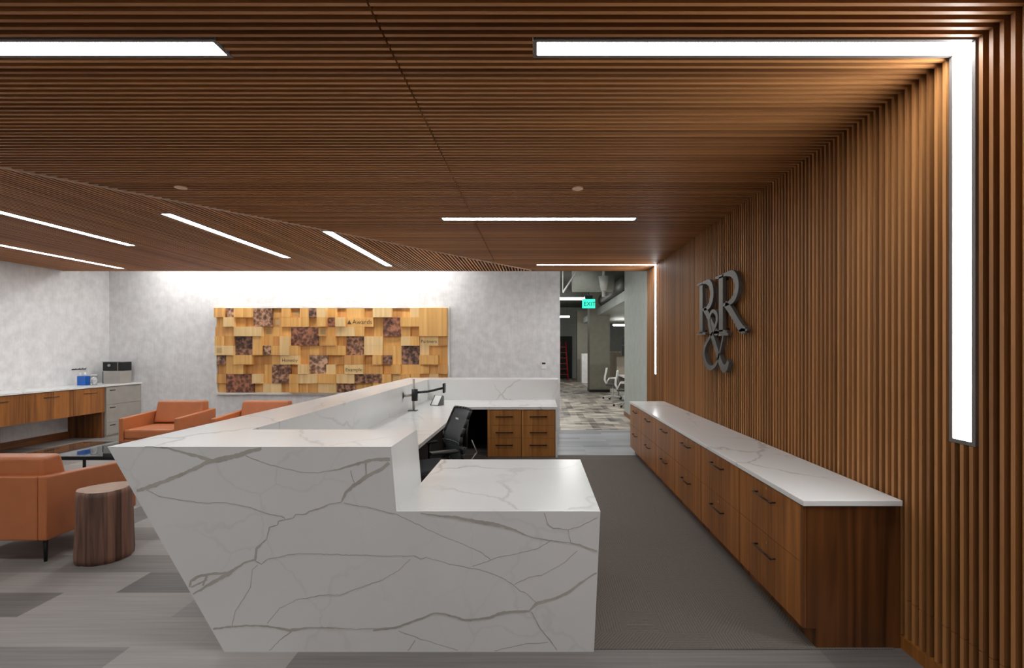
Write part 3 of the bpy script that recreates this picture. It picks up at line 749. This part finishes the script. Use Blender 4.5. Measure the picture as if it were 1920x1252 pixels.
# ---------------------------------------------------------------- office chair (local: front towards -y)
oc = thing('office_chair', 'black mesh-back office chair pushed towards the marble desk', 'office chair', (-0.98, 4.95, 0), math.radians(-60))
bm = bmesh.new()
prof = [(0.20,0.47),(0.235,0.52),(0.225,0.60),(0.205,0.68),(0.215,0.76),(0.25,0.84),(0.285,0.92),(0.32,1.0)]
def lerp_prof(k): return prof[k]
NXs = 9; grid = []
for k, (y, z) in enumerate(prof):
    wd = 0.235 - 0.03*abs(k-3)/4
    grid.append([(wd*(2*i/(NXs-1)-1), y-0.05*(2*i/(NXs-1)-1)**2, z) for i in range(NXs)])
def sheet(bm, g, th):
    F = [[bm.verts.new(p) for p in row] for row in g]; Bk = [[bm.verts.new((p[0], p[1]+th, p[2])) for p in row] for row in g]
    R, K = len(g), len(g[0])
    for a in range(R-1):
        for b in range(K-1):
            for S, fl in ((F, 0), (Bk, 1)):
                f = bm.faces.new((S[a][b], S[a][b+1], S[a+1][b+1], S[a+1][b])); f.smooth = True
    for a in range(R-1):
        for b in (0, K-1): bm.faces.new((F[a][b], F[a+1][b], Bk[a+1][b], Bk[a][b]))
    for b in range(K-1):
        for a in (0, R-1): bm.faces.new((F[a][b], F[a][b+1], Bk[a][b+1], Bk[a][b]))
sheet(bm, grid, 0.012); make('backrest', bm, M['mesh'], oc)
bm = bmesh.new()
for s in (0, NXs-1): path(bm, [Vector(row[s])+Vector((0,0.008,0)) for row in grid], 0.016, 10)
path(bm, [Vector(p)+Vector((0,0.008,0)) for p in grid[-1]], 0.014, 10); path(bm, [Vector(p)+Vector((0,0.008,0)) for p in grid[0]], 0.014, 10)
make('back_frame', bm, M['dark'], oc)
bm = bmesh.new(); path(bm, [Vector(p)+Vector((0,-0.004,0)) for p in grid[3]], 0.006, 8); make('lumbar_bar', bm, M['duct_dark'], oc)
bm = bmesh.new(); path(bm, [(0.0,0.32,0.86),(0.0,0.31,0.62),(0.0,0.22,0.40),(0,0.05,0.40)], 0.018); make('back_support', bm, M['dark'], oc)
bm = bmesh.new(); path(bm, [(0.2,0.29,0.72),(0.21,0.34,0.6),(0.16,0.22,0.42)], 0.006); make('support_rod', bm, M['steel'], oc)
bm = bmesh.new(); prism(bm, [(-0.24,-0.24),(0.24,-0.24),(0.25,0.05),(0.21,0.22),(-0.21,0.22),(-0.25,0.05)], 'z', 0.43, 0.49)
make('seat', bm, M['mesh'], oc, 0.02, 3)
make('tag', B((-0.03, 0.03, 0.215, 0.222, 0.90, 0.915)), M['whiteplastic'], oc)
for s in (-1, 1):
    bm = bmesh.new(); path(bm, [(s*0.2,0.03,0.42),(s*0.29,0.03,0.44),(s*0.29,0.03,0.635)], 0.014)
    a = make('armrest', bm, M['dark'], oc)
    make('arm_pad', B((s*0.29-0.045, s*0.29+0.045, -0.15, 0.11, 0.636, 0.662)), M['dark'], a, 0.01, 3)
bm = bmesh.new(); tube(bm, (0,0,0.1), (0,0,0.42), 0.028); make('gas_column', bm, M['dark'], oc)
bm = bmesh.new()
for k in range(5):
    a = 2*PI*k/5; tube(bm, (0,0,0.10), (0.29*math.cos(a), 0.29*math.sin(a), 0.075), 0.026, 0.016)
make('star_base', bm, M['dark'], oc)
for k in range(5):
    a = 2*PI*k/5; x, y = 0.29*math.cos(a), 0.29*math.sin(a)
    bm = bmesh.new(); tube(bm, (x-0.02*math.sin(a), y+0.02*math.cos(a), 0.034), (x+0.02*math.sin(a), y-0.02*math.cos(a), 0.034), 0.03, n=16)
    make('caster', bm, M['dark'], oc)

# ---------------------------------------------------------------- monitor arm and desk items
ma = thing('monitor_arm', 'empty double monitor arm with black joint clamped to the inner desk', 'monitor arm', (-1.70, 7.05, ZL))
make('clamp', B((-0.07, 0.05, -0.05, 0.05, 0, 0.012)), M['duct_dark'], ma, 0.003)
bm = bmesh.new(); tube(bm, (0,0,0.012), (0,0,0.44), 0.017, n=16); make('pole', bm, M['steel'], ma)
bm = bmesh.new(); tube(bm, (0.02,-0.02,0.14), (0.02,-0.02,0.30), 0.042, n=16); make('joint', bm, M['dark'], ma)
bm = bmesh.new(); path(bm, [(0.05,-0.02,0.255),(0.20,0.0,0.265),(0.40,0.05,0.31)], 0.016); a = make('right_arm', bm, M['dark'], ma)
make('mount_plate', B((0.40, 0.425, -0.01, 0.10, 0.245, 0.375)), M['dark'], a, 0.004)
bm = bmesh.new(); path(bm, [(-0.02,-0.02,0.22),(-0.13,-0.05,0.21)], 0.018); a = make('left_arm', bm, M['steel'], ma)
make('mount_plate', B((-0.15, -0.13, -0.09, -0.01, 0.17, 0.26)), M['steel'], a, 0.004)
ph_ = thing('desk_phone', 'small tilted white and grey desk phone standing on the inner desk', 'phone', (-1.52, 7.72, ZL), -0.5)
bm = bmesh.new(); prism(bm, [(-0.05,0.0),(0.08,0.0),(0.08,0.14),(0.055,0.15)], 'x', -0.085, 0.085); make('phone_body', bm, M['duct_dark'], ph_, 0.004)
bm = bmesh.new(); prism(bm, [(-0.052,0.01),(0.046,0.142),(0.042,0.146),(-0.058,0.014)], 'x', -0.05, 0.07); make('phone_face', bm, M['whiteplastic'], ph_)

# ---------------------------------------------------------------- office seen through the opening
struct('ceiling_office', B((-6, 9, YB+0.14, 28, 3.8, 3.9)), M['office_dark'])
struct('wall_office_far', B((-6, 9, 27.5, 27.7, 0, 3.8)), M['office_grey'])
struct('wall_office_left', B((-6.1, -6, YB+0.14, 28, 0, 3.8)), M['office_grey'])
struct('wall_office_right', B((9, 9.1, YB, 28, 0, 3.8)), M['office_grey'])
struct('wall_office_near', B((2.22, 9, 12.0, 12.3, 0, 3.8)), M['hall_wall'])
struct('ceiling_bulkhead', B((2.2, 9, 12.4, 25, 2.8, 3.05)), M['hall_wall'])
struct('door_1', B((1.0, 1.88, 27.44, 27.5, 0, 2.25)), plain('dark_doorway_paint', (30,34,32), 0.7))
o = struct('wall_office_column', B((1.92, 2.75, 24.5, 25.2, 0, 3.4)), M['office_pillar'])
o = struct('wall_office_pillar', B((1.92, 2.66, 18.7, 19.5, 0.10, 3.8)), M['office_pillar'])
struct('baseboard_pillar', B((1.915, 2.665, 18.69, 19.51, 0, 0.10)), M['dark'])
ex = thing('exit_sign', 'green lit EXIT sign hanging from the office ceiling', 'sign', (1.36, 13.5, 2.66)); L = Vector((0,0,0))
make('lit_panel', B((-0.17, 0.17, -0.012, 0.012, 0, 0.24)), M['green'], ex)
make('mounting_box', B((-0.10, 0.10, -0.04, 0.04, 0.24, 0.33), (-0.01, 0.01, -0.01, 0.01, 0.33, 1.14)), M['dark'], ex)
text('EXIT', -0.135, -0.014, 0.06, 0.155, plain('exit_letter_paint', (8,60,50), 0.5), ex, (0,0,0))
def office_light(x0, x1, y, z, label):
    r = thing('office_light', label, 'light', ((x0+x1)/2, y, z), 0, 'suspended office lights'); h = (x1-x0)/2
    make('diffuser', B((-h, h, -0.06, 0.06, 0, 0.05)), M['hall_led'], r)
    make('housing', B((-h, h, -0.065, 0.065, 0.051, 0.075)), M['white'], r)
    bm = bmesh.new()
    for s in (-1, 1): tube(bm, (s*h*0.8, 0, 0.075), (s*h*0.8, 0, 3.8-z), 0.004, n=6)
    make('hanging_wires', bm, M['dark'], r)
office_light(0.55, 1.36, 14.5, 2.98, 'bright suspended light touching the left of the green exit sign')
office_light(0.4, 1.43, 22.7, 2.98, 'farther suspended light at the left edge of the opening')
office_light(-4.0, -0.6, 15.0, 2.98, 'suspended office light hidden behind the back wall, nearer')
office_light(-1.6, 0.15, 11.4, 2.98, 'suspended office light right behind the back wall')
office_light(3.2, 4.8, 15.0, 2.70, 'light below the bulkhead over the white chairs')
office_light(3.2, 4.8, 21.5, 2.55, 'light below the bulkhead far right in the office')
def duct(label, pts, r, mat):
    bm = bmesh.new(); path(bm, pts, r, 24)
    for p in pts: tube(bm, (p[0], p[1]+0.02, p[2]), (p[0], p[1]+0.02, 3.81), 0.012, n=8)
    return tag(make('air_duct', bm, mat), label, 'duct')
duct('dark grey round duct running away above the bulkhead', [(2.45, 12.4, 3.33), (2.45, 18.4, 3.33)], 0.26, M['duct_dark'])
duct('big pale grey round duct crossing above the exit sign', [(1.92, 13.0, 3.36), (0.9, 13.0, 3.36)], 0.33, M['duct'])
duct('thin pale slanting pipe at the upper left of the opening', [(0.60, 11.9, 2.9), (1.15, 12.3, 3.75)], 0.02, M['white'])
bm = bmesh.new(); tube(bm, (1.62, 12.45, 3.35), (1.62, 12.45, 3.0), 0.13, 0.07, 16); tube(bm, (1.62, 12.45, 3.0), (1.62, 12.45, 2.86), 0.045, n=12); tube(bm, (1.62,12.45,3.35), (1.62,12.45,3.8), 0.03)
tag(make('ceiling_sensor', bm, M['white']), 'pale cone shaped fixture hanging right of the exit sign', 'fixture')
o = make('white_storage_cabinet', B((2.05, 2.42, 23.5, 24.0, 0.0, 1.36)), M['whiteplastic'], bevel=0.01); tag(o, 'tall narrow white cabinet left of the wide office pillar', 'cabinet')
# office workstation
wd = thing('office_workstation', 'white desk with dark monitors behind the white chairs in the office', 'desk', (3.3, 16.6, 0))
make('desktop', B((-0.65, 1.2, -1.9, 0.4, 0.70, 0.735)), M['whiteplastic'], wd)
for x, y in ((-0.6,-1.85),(1.15,-1.85),(-0.6,0.35),(1.15,0.35)): make('leg', B((x-0.02, x+0.02, y-0.02, y+0.02, 0, 0.70)), M['steel'], wd)
make('desk_screen', B((-0.65, 1.2, 0.42, 0.46, 0.5, 1.3)), M['taupe'], wd)
mo = thing('office_monitor', 'dark double-stacked monitor above the taupe screen in the office', 'monitor', (3.1, 16.6, 0.736))
make('display', B((-0.35, 0.35, -0.02, 0.02, 0.62, 0.95), (-0.35, 0.35, -0.02, 0.02, 0.98, 1.25)), M['dark'], mo)
make('stand', B((-0.03, 0.03, 0.02, 0.05, 0, 1.2), (-0.12, 0.12, -0.08, 0.1, 0, 0.012)), M['steel'], mo)
tw = thing('taupe_storage_wall', 'row of taupe tall cabinets at the back right of the office', 'cabinet', (3.9, 21.0, 0))
make('cabinet_body', B((-1.2, 1.2, 0, 0.5, 0, 1.45)), M['taupe'], tw)
for k in range(5): make('door', B((-1.2+0.48*k+0.004, -1.2+0.48*(k+1)-0.004, -0.02, -0.001, 0.05, 1.42)), M['taupe'], tw)
def white_chair(label, loc, rz):
    r = thing('white_office_chair', label, 'office chair', loc, rz, 'white office chairs')
    g = []
    for y, z in ((0.20,0.48),(0.26,0.6),(0.25,0.72),(0.22,0.84),(0.20,0.98)): g.append([(0.22*(i/4*2-1), y-0.03*(i/4*2-1)**2, z) for i in range(5)])
    bm = bmesh.new(); sheet(bm, g, 0.03); make('backrest', bm, M['whiteplastic'], r)
    make('seat', B((-0.23, 0.23, -0.24, 0.22, 0.43, 0.48)), M['mesh'], r, 0.02, 3)
    for s in (-1, 1):
        bm = bmesh.new(); path(bm, [(s*0.25, 0.2, 0.5), (s*0.27, 0.12, 0.66), (s*0.27, -0.12, 0.66)], 0.015, 8); make('armrest', bm, M['whiteplastic'], r)
    bm = bmesh.new(); tube(bm, (0,0,0.1), (0,0,0.43), 0.025)
    for k in range(5):
        a = 2*PI*k/5+0.3; tube(bm, (0,0,0.11), (0.3*math.cos(a), 0.3*math.sin(a), 0.075), 0.02, 0.013, 8)
    make('pedestal', bm, M['whiteplastic'], r)
    for k in range(5):
        a = 2*PI*k/5+0.3; x, y = 0.3*math.cos(a), 0.3*math.sin(a)
        bm = bmesh.new(); tube(bm, (x-0.02*math.sin(a), y+0.02*math.cos(a), 0.031), (x+0.02*math.sin(a), y-0.02*math.cos(a), 0.031), 0.03, n=12); make('caster', bm, M['dark'], r)
    return r
wc1 = white_chair('nearer white office chair just inside the right of the opening', (2.42, 14.1, 0), math.radians(80))
wc2 = copy_tree(wc1); wc2.location = (2.40, 16.2, 0); wc2['label'] = 'farther white office chair in front of the wide office pillar'
ld = thing('red_stepladder', 'red stepladder standing at the far end of the office', 'ladder', (1.33, 26.3, 0))
bm = bmesh.new()
for s in (-1, 1): path(bm, [(s*0.25, -0.35, 0), (s*0.14, 0, 1.95)], 0.03, 6)
for k in range(1, 7):
    t = k/7.0; box(bm, -0.25+0.11*t, 0.25-0.11*t, -0.35+0.35*t-0.04, -0.35+0.35*t+0.04, 1.95*t-0.012, 1.95*t+0.012)
make('step_frame', bm, M['red'], ld)
bm = bmesh.new()
for s in (-1, 1): path(bm, [(s*0.25, 0.4, 0), (s*0.14, 0.02, 1.92)], 0.022, 6)
make('rear_frame', bm, M['red'], ld)
